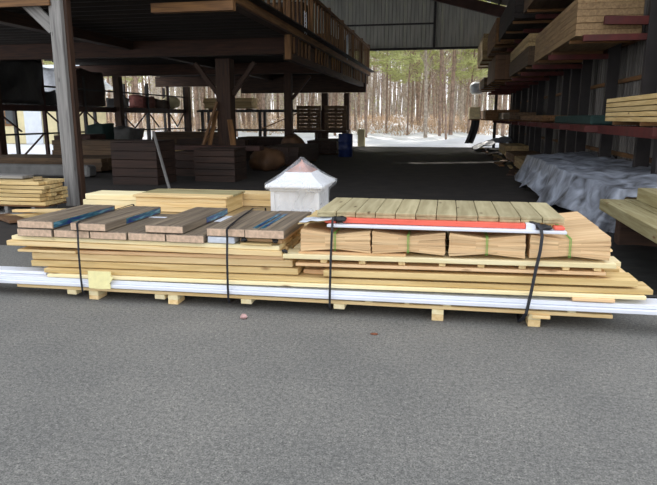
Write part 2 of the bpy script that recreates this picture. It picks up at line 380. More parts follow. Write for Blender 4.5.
# white hanging things on the rail
t = empty('wire_rack', (-4.10, 17.5, 3.9), label='small white wire rack hanging on the slatted guard rail', cat='rack')
for k in range(2): stick('upright', (0, k*.22, 0), (0, k*.22-.02, .62), .02, .02, M['white'], t)
for k in range(6): stick('rung', (0, 0, .04+k*.1), (0, .22, .08+k*.1), .02, .02, M['white'], t)
bm = bmesh.new()
prof = [(0, .0), (.1, .35), (.02, .8), (.3, .9), (.42, .5), (.36, .15), (.22, -.12)]
f = [bm.verts.new((0, a, b)) for a, b in prof]; g2 = [bm.verts.new((.04, a+.01, b)) for a, b in prof]
bm.faces.new(f); bm.faces.new(g2[::-1])
for k in range(len(f)): bm.faces.new((f[k], f[(k+1) % len(f)], g2[(k+1) % len(f)], g2[k]))
tag(put('cloth', to_mesh('cloth', bm, M['wrapwhite']), None, (-4.19, 25.2, 4.0)), 'white rag hanging on the far part of the guard rail', 'cloth')

# ------------------------------------------------------------ lumber pack builder
def pack(x0, x1, y0, y1, z0, z1, nx, nz, mat, label, group=None, along='Y', jit=.04, name='lumber_pack', bear=True, cat='lumber', gap=.004):
    t = empty(name, ((x0+x1)/2, (y0+y1)/2, z0), label=label, cat=cat, group=group)
    cx, cy = (x0+x1)/2, (y0+y1)/2
    zz = z0
    if bear:
        b = .06 if z1-z0 > .3 else .04
        if along == 'Y':
            for k in range(3): yy = y0+(y1-y0)*(.12+.38*k); bx('bearer', x0-cx+.02, x1-cx-.02, yy-cy-.04, yy-cy+.04, 0, b, M['tanbeam'], t)
        else:
            for k in range(3): xx = x0+(x1-x0)*(.12+.38*k); bx('bearer', xx-cx-.04, xx-cx+.04, y0-cy+.02, y1-cy-.02, 0, b, M['tanbeam'], t, along='Y')
        zz = z0+b
    h = (z1-zz)/nz
    for k in range(nz):
        for i in range(nx):
            j0, j1 = R.choice([0, .02, .04, .07])*jit/.04, R.choice([0, .02, .04])*jit/.04
            if along == 'Y':
                wd = (x1-x0)/nx; bx('board', x0-cx+i*wd, x0-cx+(i+1)*wd-gap, y0-cy+j0, y1-cy-j1, zz-z0+k*h, zz-z0+(k+1)*h-gap, mat, t, along='Y')
            else:
                wd = (y1-y0)/nx; bx('board', x0-cx+j0, x1-cx-j1, y0-cy+i*wd, y0-cy+(i+1)*wd-gap, zz-z0+k*h, zz-z0+(k+1)*h-gap, mat, t)
    return t

# ------------------------------------------------------------ right hand racks
rk = empty('cantilever_rack', (3.2, 20, 0), label='long red and dark steel cantilever rack down the right wall', cat='rack')
def rl(x, y, z): return (x-3.2, y-20, z)
ARM = {}
for y in [10.9, 13.3, 15.7, 18.1, 20.5, 22.9, 25.3, 27.7, 30.1, 32.5]:
    bx('rack_upright', -.12, .10, y-20-.06, y-20+.06, 0, 5.4, M['steel'], rk, along='Z')
    for z, xo in ((1.42, 2.25), (2.80, 1.95), (3.95, 1.95)):
        if y == 10.9 and z == 2.80: continue
        bx('rack_arm', xo-3.2, -.12, y-20-.05, y-20+.05, z-.1, z, M['darkred'], rk)
stick('rack_arm', (2.42-3.2, 10.90-20, 3.10), (-.12, 10.90-20, 3.08), .08, .13, M['darkred'], rk)
bx('rack_arm', 2.12-3.2, -.12, 10.86-20, 10.96-20, 2.78, 2.88, M['darkred'], rk)
bx('rack_upright', -.12, .10, 7.7-20, 7.82-20, 0, 3.2, M['steel'], rk, along='Z'); bx('rack_arm', 2.35-3.2, -.12, 7.71-20, 7.81-20, 1.34, 1.44, M['darkred'], rk)
bx('rack_beam', 2.46-3.2, 2.54-3.2, 7.3-20, 12.8, 1.30, 1.43, M['darkred'], rk, along='Y')
# top lumber pack near
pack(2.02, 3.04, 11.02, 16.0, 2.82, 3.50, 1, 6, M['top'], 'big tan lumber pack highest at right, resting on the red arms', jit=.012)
pack(2.58, 3.02, 7.2, 10.95, 1.44, 1.87, 1, 5, M['tan'], 'pale yellow board stack on the middle right shelf, cut by the picture edge', jit=.02, gap=.012)
# further packs per bay
far_packs = [
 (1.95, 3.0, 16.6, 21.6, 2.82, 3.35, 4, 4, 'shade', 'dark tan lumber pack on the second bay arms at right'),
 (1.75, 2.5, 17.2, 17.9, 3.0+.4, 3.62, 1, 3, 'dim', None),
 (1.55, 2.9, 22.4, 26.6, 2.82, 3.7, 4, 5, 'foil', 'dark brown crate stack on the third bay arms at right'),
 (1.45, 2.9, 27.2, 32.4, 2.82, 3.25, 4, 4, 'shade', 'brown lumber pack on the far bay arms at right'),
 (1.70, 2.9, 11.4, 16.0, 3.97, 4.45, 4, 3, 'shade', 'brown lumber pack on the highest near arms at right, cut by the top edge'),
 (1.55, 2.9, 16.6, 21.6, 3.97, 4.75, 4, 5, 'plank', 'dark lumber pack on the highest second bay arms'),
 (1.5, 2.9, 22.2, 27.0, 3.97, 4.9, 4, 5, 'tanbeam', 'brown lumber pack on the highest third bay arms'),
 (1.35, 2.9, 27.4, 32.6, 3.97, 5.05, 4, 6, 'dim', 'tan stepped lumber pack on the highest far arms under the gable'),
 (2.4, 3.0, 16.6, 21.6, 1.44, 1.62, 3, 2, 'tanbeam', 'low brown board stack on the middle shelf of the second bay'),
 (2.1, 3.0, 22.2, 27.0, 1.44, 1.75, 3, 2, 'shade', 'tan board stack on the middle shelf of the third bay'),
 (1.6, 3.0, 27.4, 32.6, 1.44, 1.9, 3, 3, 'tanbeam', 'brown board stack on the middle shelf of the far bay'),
]
for a in far_packs:
    if a[9]: pack(*a[:8], M[a[8]], a[9])
# pale board ends sticking out below the top pack
pack(1.95, 2.6, 16.7, 21.5, 3.36, 3.66, 2, 3, M['dim'], 'small lighter board stack lying on the second bay lumber pack', bear=False)
bx_t = tag(bx('green_bundle', 2.5, 2.95, 11.6, 15.4, 1.425, 1.60, M['teal'], None, .03), 'dark green wrapped bundle on the red shelf beyond the pale board stack', 'bundle')

def drape(name, nx, ny, fn, mat, th=.01, smooth=True):
    bm = bmesh.new(); V = {}
    for i in range(nx+1):
        for j in range(ny+1): V[i, j] = bm.verts.new(fn(i/nx, j/ny))
    for i in range(nx):
        for j in range(ny): bm.faces.new((V[i, j], V[i+1, j], V[i+1, j+1], V[i, j+1]))
    bm.normal_update(); bmesh.ops.solidify(bm, geom=bm.faces[:], thickness=th)
    return to_mesh(name, bm, mat, smooth)
def noise(x, y, s=1):
    from mathutils import noise as nz
    return nz.noise(Vector((x*s, y*s, 3.7)))
# pile under the tarp
pack(2.42, 3.3, 8.85, 10.5, 0, .52, 3, 4, M['dim'], 'near lumber pile hidden under the grey tarp at right', jit=.02)
pack(2.08, 3.3, 11.0, 15.0, 0, .60, 4, 5, M['dim'], 'far lumber pile hidden under the grey tarp at right', jit=.02)
def sm(t): t = max(0, min(1, t)); return t*t*(3-2*t)
def tarp_fn(u, v):
    # u across (aisle hem -> wall), v along depth (near hem -> far); folds hang along both hems
    y = 8.66+(v-.08)/.92*6.7; f = sm((y-8.7)/2.2); xe = 2.30-.38*f
    x = xe+(u-.3)/.7*(XR-.06-xe); z = .60+.10*f+.05*noise(x*1.7, y*1.5)+.035*noise(x*5, y*4)+.10*max(0, u-.35)
    if u < .3:
        k = (.3-u)/.3; x = xe-.24*k-.09*math.sin(y*5.2+.5)*k+.05*noise(y*5, u*7)*k; z -= k*(.56+.12*math.sin(y*2.3+1))
    if v < .08:
        k = (.08-v)/.08; y = 8.66-.05*k-.05*math.sin(u*30)*k; z -= k*(.42*(1-sm((u-.25)/.12))+.07+.03*math.sin(u*19))
    return (x, y, max(z, .02))
tag(put('tarp', drape('tarp', 70, 120, tarp_fn, M['tarp'], .008)), 'wrinkled silver grey tarp draped over the pile by the right wall', 'tarp')
# heavy treated timbers right, nearest
for k, (x0, x1, y0, y1, z0, z1, lb) in enumerate([
    (2.02, 2.32, 5.6, 8.45, .36, .50, 'long green treated timber edging the stack at far right, nearest the load'),
    (2.33, 2.63, 5.7, 8.50, .36, .50, 'second long treated timber of the right stack, just behind the edge one'),
    (2.64, 2.94, 5.6, 8.48, .36, .50, 'third long treated timber of the right stack, partly under the upper one'),
    (2.95, 3.25, 5.6, 8.5, .36, .50, 'innermost long treated timber of the right lower layer'),
    (2.46, 2.9, 6.2, 8.42, .502, .66, 'short thick treated timber lying on top of the right stack'),
    (2.91, 3.3, 6.2, 8.45, .502, .66, 'upper treated timber against the wall side of the right stack')]):
    tag(bx('timber', x0, x1-.006, y0, y1, z0, z1, M['olive'], None, .006, 'Y'), lb, 'timber')
for k, y in enumerate((6.1, 7.9)):
    tag(bx('bearer_block', 2.12, 3.25, y-.1, y+.1, 0, .358, M['beam'], None, .01), ['dark bearer block under the right timbers near the yard', 'dark bearer block under the right timbers near the tarp'][k], 'block')
# dark sheeting on the ground under the timbers
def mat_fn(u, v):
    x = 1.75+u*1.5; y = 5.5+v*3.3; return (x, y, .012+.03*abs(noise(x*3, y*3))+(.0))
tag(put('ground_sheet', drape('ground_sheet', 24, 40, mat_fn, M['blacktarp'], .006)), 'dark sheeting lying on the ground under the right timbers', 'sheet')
# rubble along aisle right
for i in range(16):
    y = 15.6+i*1.08; x = 1.75+R.random()*.5
    ln = R.uniform(.8, 1.6)
    c = R.choice(['dim', 'tanbeam', 'foil', 'beam'])
    o = stick('scrap_board', (x-.1, y-ln/2, .03), (x+R.uniform(-.2, .3), y+ln/2, .03+R.random()*.02), R.uniform(.1, .25), .04, M[c])
    tag(o, 'loose scrap board on the floor along the right wall racks', 'board', 'scrap boards along the right racks')
for i, (y, h, c, lb) in enumerate([(17.2, .45, 'dim', 'low lumber pile on the floor just beyond the tarp'), (21.2, .4, 'foil', 'brown low pile on the floor halfway down the right side'), (25.5, .5, 'dim', 'tan low pile on the floor far down the right side')]):
    pack(2.0+.1*i, 3.1, y-1.4, y+1.6, .1, h, 4, 3, M[c], lb, jit=.12)
def smalltarp(u, v):
    x = 1.25+u*1.7; y = 29+v*3; z = .05+.55*math.sin(u*PI/2)*(.6+.4*math.sin(v*PI))+.12*noise(x*3, y*3)+.06
    return (x, y, z)
tag(put('tarp', drape('tarp', 20, 24, smalltarp, M['tarp'], .01)), 'small crumpled light tarp at the far end of the right wall', 'tarp')
# far rack end: black hanging sheet, yellow roll, white wrap
def hang(u, v):
    x = 1.22-.32*v*v+u*.42; y = 32.75+.06*math.sin(u*14)*v; return (x, y, 1.75-1.5*v)
tag(put('hanging_sheet', drape('hanging_sheet', 12, 14, hang, M['black'], .02)), 'black sheet hanging from the far right rack end', 'sheet')
def blob(name, c, s, mat, label, cat, seed=1, amp=.22, sub=3):
    bm = bmesh.new(); bmesh.ops.create_icosphere(bm, subdivisions=sub, radius=1)
    for v in bm.verts:
        k = 1+amp*noise(v.co.x*1.3+seed, v.co.y*1.3+v.co.z*1.1, 1.5); v.co = Vector((v.co.x*s[0]*k, v.co.y*s[1]*k, max(-s[2]*.8, v.co.z*s[2]*k)))
    o = put(name, to_mesh(name, bm, mat, True), None, c); return tag(o, label, cat)
pack(1.05, 1.6, 32.0, 32.9, 1.44, 2.1, 2, 5, M['pale'], 'short bright yellow board stack at the far end of the middle shelf')
blob('wrapped_bundle', (1.35, 32.1, 3.0), (.35, .5, .34), M['wrapwhite'], 'white wrapped bundle on the far end of the upper right rack', 'bundle', 5)

# ------------------------------------------------------------ left racks and goods
lr = empty('pallet_rack', (-14.1, 17, 0), label='dark steel pallet rack with cross braces along the open left wall', cat='rack')
ysr = [0, 2.5, 5.0, 7.6, 10.2, 12.4, 14.4]
for k, y in enumerate(ysr): bx('rack_upright', -.06, .06, y-.05, y+.05, 0, 3.15, M['rust'] if k % 2 else M['steel'], lr, along='Z'); bx('rack_upright', -1.26, -1.14, y-.05, y+.05, 0, 3.15, M['steel'], lr, along='Z')
bx('rack_beam', -.04, .04, -.6, 15, 1.80, 1.98, M['rust'], lr, along='Y'); bx('rack_beam', -1.24, -1.16, -.6, 15, 1.80, 1.98, M['steel'], lr, along='Y')
bx('rack_beam', -.04, .04, -.6, 15, .98, 1.04, M['steel'], lr, along='Y'); bx('rack_beam', -.04, .04, 2, 15, 2.62, 2.68, M['steel'], lr, along='Y')
for k in range(6):
    a, b = ysr[k], ysr[k+1]
    stick('cross_brace', (-.02, a+.1, 1.8), (-.02, (a+b)/2, 1.1), .06, .04, M['rust'], lr)
    stick('cross_brace', (-.02, b-.1, 1.8) if k % 2 else (-.02, b-.1, 1.0), (-.02, (a+b)/2, 1.1) if k % 2 else (-.02, a+1.1, .2), .06, .04, M['rust'], lr)
for k in range(28): bx('shelf_plank', -1.24, .04, -.5+k*.54, -.5+k*.54+.3, 1.985, 2.01, M['plank'], lr)
def tarpbox(x0, x1, y0, y1, z0, z1, mat, name, label, seed, cat='stack'):
    bm = bmesh.new(); box_bm(bm, (x1-x0, y1-y0, z1-z0), (0, 0, (z1-z0)/2)); bmesh.ops.subdivide_edges(bm, edges=bm.edges[:], cuts=9, use_grid_fill=True)
    for v in bm.verts:
        n = Vector((noise(v.co.y*2+seed, v.co.z*2), noise(v.co.x*2+seed, v.co.z*2+9), noise(v.co.x*2+seed, v.co.y*2+4)))
        if v.co.z > .01: v.co += n*.12
    return tag(put(name, to_mesh(name, bm, mat, True), None, ((x0+x1)/2, (y0+y1)/2, z0)), label, cat)
tarpbox(-15.2, -14.0, 16.6, 19.4, 2.02, 3.5, M['blacktarp'], 'covered_stack', 'large black covered stack on the rack at far left', 1)
tarpbox(-15.1, -14.2, 20.9, 21.7, 2.02, 3.42, M['wrapwhite'], 'wrapped_stack', 'pale plastic wrapped stack on the rack right of the grey post', 2)
tarpbox(-15.1, -14.1, 21.85, 23.5, 2.02, 3.4, M['crate'], 'covered_stack', 'dark brown stack on the rack right of the pale wrapped one', 3)
tarpbox(-15.0, -14.3, 19.6, 20.6, 2.02, 2.55, M['blacktarp'], 'covered_stack', 'low black bundle on the rack behind the grey post', 4)
tarpbox(-14.9, -14.1, 24.9, 25.6, 2.02, 2.45, M['black'], 'bag', 'small black bag on the rack beside the wall post', 5, 'bag')
tarpbox(-14.9, -14.1, 26.9, 28.0, 2.02, 2.55, M['redbox'], 'carton', 'faded red carton on the rack shelf', 6, 'carton')
tarpbox(-14.9, -14.1, 28.15, 29.6, 2.02, 2.45, M['rust'], 'carton', 'dark maroon carton on the rack next to the red one', 7, 'carton')
blob('sack', (-14.5, 30.5, 2.33), (.45, .62, .38), M['cream'], 'cream coloured round sack on the rack shelf', 'sack', 3)
pack(-13.2, -10.4, 31.8, 32.8, 2.0, 2.62, 3, 6, M['dim'], 'grey brown board stack on the far rack shelf left of the thick post', along='X')
fr = empty('shelf_frame', (-10, 32.3, 0), label='dark timber shelf frame at the far side between the posts', cat='shelf')
for x in (-3.3, 0, 3.2, 4.6): bx('leg', x-.07, x+.07, -.5, -.36, 0, 1.95 if x < 4 else 1.9, M['steel'], fr, along='Z'); bx('leg', x-.07, x+.07, .4, .54, 0, 1.95 if x < 4 else 1.9, M['steel'], fr, along='Z')
for yy in (-.5, .42): bx('shelf_beam', -3.6, 2.4, yy, yy+.1, 1.86, 1.97, M['steel'], fr)
for yy in (-.5, .42): bx('shelf_beam', -3.6, 4.8, yy, yy+.1, .85, .95, M['steel'], fr)
for k in range(8): bx('shelf_board', -3.5+k*.72, -2.9+k*.72, -.5, .54, 1.975, 1.998, M['plank'], fr)
stick('brace', (.1, -.43, .98), (2.2, -.43, 1.84), .06, .06, M['tanbeam'], fr)
# brown pallets standing on edge at far end
def slat_panel(x0, x1, z0, z1, y, n, mat, label):
    t = empty('standing_pallet', ((x0+x1)/2, y, z0), label=label, cat='pallet'); w = x1-x0; h = z1-z0
    for k in range(n): bx('slat', -w/2, w/2, -.02, .02, k*h/n, (k+1)*h/n-.012, mat, t)
    for q in (-.46, 0, .46): bx('stringer', q*w-.05, q*w+.05, .02, .12, 0, h, mat, t, along='Z')
    return t
bx_s = empty('low_shelf', (-5.9, 29.6, 0), label='low dark timber platform carrying the two brown standing pallets', cat='platform')
bx('top', -1.9, 1.1, -.5, .5, .84, .95, M['beam'], bx_s)
for x in (-1.8, -.4, 1.0):
    for y in (-.42, .42): bx('leg', x-.06, x+.06, y-.06, y+.06, 0, .84, M['beam'], bx_s, along='Z')
slat_panel(-7.35, -6.15, .955, 2.15, 29.5, 7, M['shade'], 'brown slatted pallet standing on edge left of the far post')
slat_panel(-5.95, -4.85, .955, 2.15, 29.5, 7, M['shade'], 'brown slatted pallet standing on edge right of the far post')
# barrel, cream post
bm = bmesh.new(); prof = [(0, 0), (.28, 0), (.29, .02), (.29, .28), (.305, .30), (.29, .32), (.29, .60), (.305, .62), (.29, .64), (.29, .9), (.27, .93), (0, .93)]
ring = []
for r_, z_ in prof: ring.append([bm.verts.new((max(r_, .001)*math.cos(a*PI/12), max(r_, .001)*math.sin(a*PI/12), z_)) for a in range(24)])
for a, b in zip(ring, ring[1:]):
    for k in range(24): bm.faces.new((a[k], a[(k+1) % 24], b[(k+1) % 24], b[k]))
tag(put('barrel', to_mesh('barrel', bm, M['blue'], True), None, (-4.05, 24.4, 0)), 'blue plastic barrel standing at the left edge of the driveway', 'barrel')
tag(bx('bollard', -4.95, -4.55, 33.9, 34.2, -.02, .95, M['cream'], None, .03, 'Z'), 'cream square bollard outside the far opening', 'bollard')
# mid-ground crates & piles, left inside
def crate(x0, x1, y0, y1, z1, mat, label, n=5):
    t = empty('wooden_crate', ((x0+x1)/2, (y0+y1)/2, 0), label=label, cat='crate'); w = (x1-x0)/2; d = (y1-y0)/2
    for k in range(n):
        a, b = k*z1/n, (k+1)*z1/n-.012
        bx('slat', -w, w, -d, -d+.03, a, b, mat, t); bx('slat', -w, w, d-.03, d, a, b, mat, t)
        bx('slat', -w, -w+.03, -d+.032, d-.032, a, b, mat, t, along='Y'); bx('slat', w-.03, w, -d+.032, d-.032, a, b, mat, t, along='Y')
    bx('lid', -w, w, -d, d, z1, z1+.03, mat, t); return t
crate(-7.75, -6.6, 13.0, 14.0, 1.0, M['crate'], 'dark brown wooden crate behind the pale lumber, left of the leaning stick')
crate(-6.15, -5.1, 14.1, 15.0, .78, M['crate'], 'dark wooden crate in front of the thick post')
crate(-7.35, -6.3, 15.4, 16.3, .62, M['crate'], 'low dark wooden crate behind the leaning stick', 3)
crate(-13.6, -12.2, 19.2, 20.2, .95, M['rust'], 'maroon brown crate beside the grey post under the rack')
tag(stick('leaning_stick', (-5.98, 12.3, 0.02), (-6.62, 12.96, 1.25), .05, .05, M['post']), 'thin grey stick leaning against the dark crate', 'stick')
pack(-9.2, -5.0, 16.2-.3, 16.3+.0, .64+.03, .80, 1, 1, M['rust'], 'long dark beam lying across the low crates', along='X', bear=False)
pack(-13.8, -9.6, 15.6, 17.2, 0, .42, 5, 3, M['shade'], 'wide brown lumber stack on the floor at left under the black covered stack', along='X')
pack(-12.6, -9.8, 17.6, 18.8, 0, .85, 5, 5, M['shade'], 'brown lumber stack at middle height left of the grey post', along='X')
pack(-11.2, -8.2, 19.5, 20.7, 0, .6, 4, 4, M['dim'], 'dim lumber stack between the grey post and the dark crate', along='X')
pack(-12.8, -9.6, 24.8, 26.2, 0, .95, 4, 4, M['shade'], 'brown lumber stack far back under the red carton', along='X')
pack(-10.2, -7.4, 21.8, 23.2, 0, .75, 4, 4, M['crate'], 'dark lumber stack behind the leaning stick', along='X')
pack(-9.4, -6.9, 26.5, 28.0, 0, .7, 4, 4, M['crate'], 'dark lumber stack far back left of the standing pallets', along='X')
pack(-6.0, -4.7, 19.0, 22.2, 0, .62, 4, 4, M['crate'], 'dark lumber stack along the aisle behind the cupola')
pack(-5.9, -4.6, 25.4, 28.6, 0, .6, 4, 4, M['crate'], 'dark brown lumber stack along the aisle behind the blue barrel')
blob('stone_pile', (-5.3, 17.6, .3), (.55, .5, .38), M['foil'], 'brown earthy heap on the floor right of the thick post', 'heap', 8)
blob('sack', (-6.0, 23.4, .42), (.5, .45, .5), M['foil'], 'dusty brown sack on the floor behind the cupola', 'sack', 12)
tarpbox(-13.4, -12.4, 22.2, 23.4, 0, 1.15, M['concrete'], 'drum', 'pale grey covered drum under the rack right of the grey post', 9, 'drum')
tarpbox(-13.4, -12.7, 20.9, 21.6, 0, 1.35, M['teal'], 'bin', 'dark green bin under the rack just right of the grey post', 10, 'bin')
tag(bx('pipe', -12.6, -9.2, 14.3, 14.7, .02, .32, M['concrete'], None, .05), 'long grey concrete curb lying on the floor behind the grey post', 'curb')

# near left pile
t = pack(-8.4, -6.28, 8.5, 9.12, .17, .56, 4, 6, M['tan'], 'pile of yellow boards on a pallet at far left before the grey post', along='X', jit=.09, bear=False, gap=.012)
pl = empty('pallet', (-7.32, 8.79, 0), label='worn grey pallet under the far left board pile', cat='pallet')
for x in (-.8, -.25, .3, .8): bx('stringer', x-.03, x+.03, -.28, .3, .03, .14, M['post'], pl, along='Y')
for k in range(4): bx('slat', -1.02, 1.02, -.28+k*.155, -.17+k*.155, .142, .166, M['tanbeam'], pl); bx('slat', -1.02, 1.02, -.28+k*.155, -.17+k*.155, .002, .028, M['post'], pl)
tag(bx('slab', -7.5, -6.85, 8.75, 9.05, .564, .62, M['post'], None, .01), 'grey weathered board lying on top of the far left pile', 'board')
tag(stick('scrap_board', (-6.45, 8.6, .575), (-6.75, 9.0, .575), .14, .02, M['dim']), 'short board crosswise on top of the far left pile', 'board')
for k, (a, b, w_, c, lb) in enumerate([((-6.9, 7.95, .03), (-6.1, 8.6, .05), .22, 'tan', 'broken tan board lying on the ground left of the load'),
     ((-6.75, 8.35, .1), (-5.6, 8.25, .16), .08, 'pine', 'thin pale strip resting across the broken boards left of the load'),
     ((-6.95, 8.3, .03), (-6.2, 7.75, .05), .26, 'foil', 'dark broken board on the ground left of the load'),
     ((-5.9, 7.9, .03), (-5.0, 8.3, .05), .20, 'tan', 'tan offcut on the ground just behind the load')]):
    tag(stick('broken_board', a, b, w_, .04, M[c]), lb, 'board')

# ------------------------------------------------------------ THE LOAD
YFt = 4.54
def lumber(x0, x1, za, zb, th, yf, w, mat, label, name='pine_board', group=None, cat='board'):
    L = math.hypot(x1-x0, zb-za); o = put(name, boxmesh(name, L, w, th, M[mat], .004), None, ((x0+x1)/2, yf+w/2, (za+zb)/2), (0, -math.atan2(zb-za, x1-x0), 0))
    return tag(o, label, cat, group)
# long bottom pallet
pl = empty('long_pallet', (-1.2, 5.2, 0), label='long low pallet of pale boards carrying the whole strapped load', cat='pallet')
sl = math.atan2(.027, 5)
def on_pl(x): return .088+(x+3.72)*.0054
for k in range(6):
    y = YFt+k*.26; L = 4.97
    put('deck_board', boxmesh('deck_board', L, .14, .028, M['pine']), pl, (-1.235+1.2, y+.07-5.2, (on_pl(-3.72)+on_pl(1.25))/2), (0, -sl, 0))
for x in (-3.18, -2.97, -2.35, -2.23, -1.58, -.80, -.02, .70):
    z1 = on_pl(x)-.015; foot = x in (-2.97, -2.23, -.02, .70)
    x += 1.2
    bx('crosspiece', x-.045, x+.045, YFt+.0-5.2, 6.0-5.2, z1-.042, z1-.001, M['pale'], pl, along='Y')
    for y in ((YFt, 5.2, 5.85) if foot else ()):
        bx('foot', x-.045, x+.045, y-5.2, y+.14-5.2, 0, z1-.043, M['pine'], pl, along='Y')
bx('crosspiece', 1.88, 2.01, YFt-.02-5.2, YFt+.1-5.2, .072, .098-.001, M['pine'], pl)
for x in (-.56, -.25, .05, .96):
    z0 = on_pl(x)+.0145; bx('spacer', x+1.17, x+1.23, YFt-5.2, 5.9-5.2, z0, z0+.016, M['pale'], pl, along='Y')
# white trim boards
WL = ['lowest long white trim board along the front of the load', 'upper long white trim board sticking out at both ends of the load']
lumber(-4.75, 2.35, .120, .180, .031, 4.50, .19, 'white', WL[0], 'white_trim_board')
lumber(-4.45, 2.15, .152+.002, .212, .031, 4.53, .19, 'white', WL[1], 'white_trim_board')
lumber(-4.62, -3.46, .1835, .1945, .026, 4.60, .14, 'white', 'short visible white trim board on top of the others at the left end', 'white_trim_board')
for k in range(5):
    lumber(-3.55+.04*k, 1.42+.02*k, .148, .200, .06, 4.76+k*.22, .2, 'white', 'white trim board in the rows behind the front ones', 'white_trim_board', 'white trim boards behind')
# layer B (thin light)
lumber(-3.4, 1.46, .196, .272, .028, 4.53, .2, 'pale', 'thin pale board right above the white trim, almost full length')
lumber(.955, 1.25, .2385, .2405, .026, 4.52, .18, 'pink', 'short orange tinted block board under the right end of the layers')
# layer C
lumber(-3.45, 1.51, .232, .310, .038, 4.56, .24, 'tan', 'long tan treated board below the pale greenish one')
# layer D
lumber(-3.6, -1.15, .282, .3225, .052, 4.60, .24, 'tan', 'thick greenish pale board ending near the middle, above the tan one')
lumber(-.93, 1.40, .334, .372, .050, 4.55, .24, 'tan', 'thick tan board on the right half, below the small pallet')
lumber(-1.13, -.95, .3, .303, .04, 4.70, .1, 'pink', 'small filler block in the gap between the two thick boards')
# layer E
lumber(-3.6, -1.2, .345, .385, .060, 4.62, .22, 'pine', 'long pine board with knots in the middle of the left half')
lumber(-3.71, -3.14, .398, .402, .022, 4.58, .16, 'pine', 'short thin board poking out at the left above the knotty one')
lumber(-3.12, -1.27, .404, .432, .030, 4.60, .2, 'pink', 'thin pinkish board under the two thick top boards on the left')
# layer F
lumber(-3.80, -1.27, .466, .474, .044, 4.565, .2, 'pine', 'lower of the two thick yellow boards below the composite planks')
lumber(-3.76, -1.30, .511, .516, .038, 4.585, .2, 'pale', 'upper of the two thick yellow boards below the composite planks')
# rows behind in the load
rows = [(.215, .275, .035), (.255, .315, .036), (.297, .352, .046), (.345, .385, .042)]
for k in range(5):
    y = 4.86+k*.235
    for j, (za, zb, th) in enumerate(rows):
        lumber(-3.5+R.random()*.15-.1*(j == 2), 1.32+R.random()*.14, za, zb, th, y, .22, R.choice(['pine', 'tan', 'pale']), 'yellow board in the rear rows inside the strapped load', group='rear rows of the strapped load')
for k in range(5):
    y = 4.84+k*.235
    for z in (.425, .462, .506):
        lumber(-3.7+R.random()*.1, -1.3-R.random()*.05, z, z+.004, .034, y, .22, R.choice(['pine', 'pale']), 'yellow board in the rear rows under the composite planks', group='rear rows under the composite planks')
# small pallet under shingles
sp = empty('small_pallet', (0, 5.1, .37), label='small pine pallet under the four shingle bundles', cat='pallet')
def spb(name, x0, x1, y0, y1, za, zb, th, mat):
    L = x1-x0; return put(name, boxmesh(name, L, y1-y0, th, M[mat]), sp, ((x0+x1)/2, (y0+y1)/2-5.1, (za+zb)/2-.37), (0, -math.atan2(zb-za, L), 0))
for k in range(5):
    y = 4.56+k*.27
    spb('bottom_board', -1.16, 1.18, y, y+.15, .396, .432, .026, 'pink'); spb('top_board', -1.26+.02*k, 1.25 if k != 0 else 1.24, y-.02, y+.19, .462, .497, .036, 'pale')
spb('top_board', .3, 1.33, 5.02, 5.22, .500, .512, .018, 'pine')
for x in (-.93, -.62, -.31, 0, .29, .59, .90, 1.12):
    zc = .416+(x+1.2)*.0155*1.0
    put('stringer', boxmesh('stringer', 1.24, .05, .034, M['pine']), sp, (x, 5.18-5.1, zc+.014-.37), (0, 0, PI/2))
# cardboard sheet under bundles
lumber(-1.14, -.28, .492, .504, .022, 4.58, .9, 'pink', 'thin plywood sheet between the small pallet and the left bundles', 'plywood_sheet')
# shingle bundles
def shingle_mesh():
    bm = bmesh.new(); L, w, t0, t1 = .36, .40, .0172, .0125
    pts = [(-L/2, t0), (L/2, t1)]
    v = []
    for x, t in pts:
        for y in (-w/2, w/2):
            for z in (0, t): v.append(bm.verts.new((x, y, z)))
    a = v
    for q in ((0, 2, 3, 1), (4, 5, 7, 6), (0, 1, 5, 4), (2, 6, 7, 3), (0, 4, 6, 2), (1, 3, 7, 5)): bm.faces.new([a[i] for i in q])
    bmesh.ops.bevel(bm, geom=bm.edges[:], offset=.0015, segments=1, affect='EDGES')
    return to_mesh('shingle', bm, M['shingle'])
SH = shingle_mesh()
def bundle(x, y, z, label, group=None, wtot=.565, ht=.168, tie=True):
    t = empty('shingle_bundle', (x, y, z), label=label, cat='shingles', group=group)
    n = 10; p = ht/n; t1h = .006
    for k in range(n):
        mid = ht*.5; pinch = (k+.5-n/2)*p*.52/2.4
        for s in (-1, 1):
            zo = k*p+R.uniform(-.0015, .0015); zi = mid+pinch*2.4-t1h
            ang = math.atan2((zi-.002)-(zo+.004), .36)
            xo = wtot/2-.18-R.uniform(0, .006)
            o = put('shingle', SH, t, (s*xo, R.uniform(-.002, .002)+.2, (zo+zi)/2*.0+(zo*.62+zi*.38)))
            o.rotation_euler = (0, -ang if s < 0 else ang, 0 if s < 0 else PI)
            if s > 0: o.rotation_euler = (0, ang*-1, PI)
    if tie:
        bm = bmesh.new()
        for dx in (-.005, .005): box_bm(bm, (.004, .004, ht*.84), (dx, -.012, ht/2)); box_bm(bm, (.006, .42, .003), (dx, .2, ht*.92))
        put('tie', to_mesh('tie', bm, M['green']), t)
    return t
BL = ['leftmost cedar shingle bundle, behind the third black strap', 'second cedar shingle bundle from the left with green tie', 'third cedar shingle bundle from the left, beside the slanting strap', 'rightmost cedar shingle bundle with its top exposed']
BX = [(-.835, .512), (-.262, .516), (.325, .522), (.915, .531)]
for k, (x, z) in enumerate(BX):
    b = bundle(x, 4.56, z, BL[k]); b.rotation_euler.y = -.012
    for j in range(1, 3):
        b = bundle(x+.01, 4.56+.415*j, z, 'cedar shingle bundle hidden in the rear rows under the decking', 'rear shingle bundles', tie=(k == 3)); b.rotation_euler.y = -.012
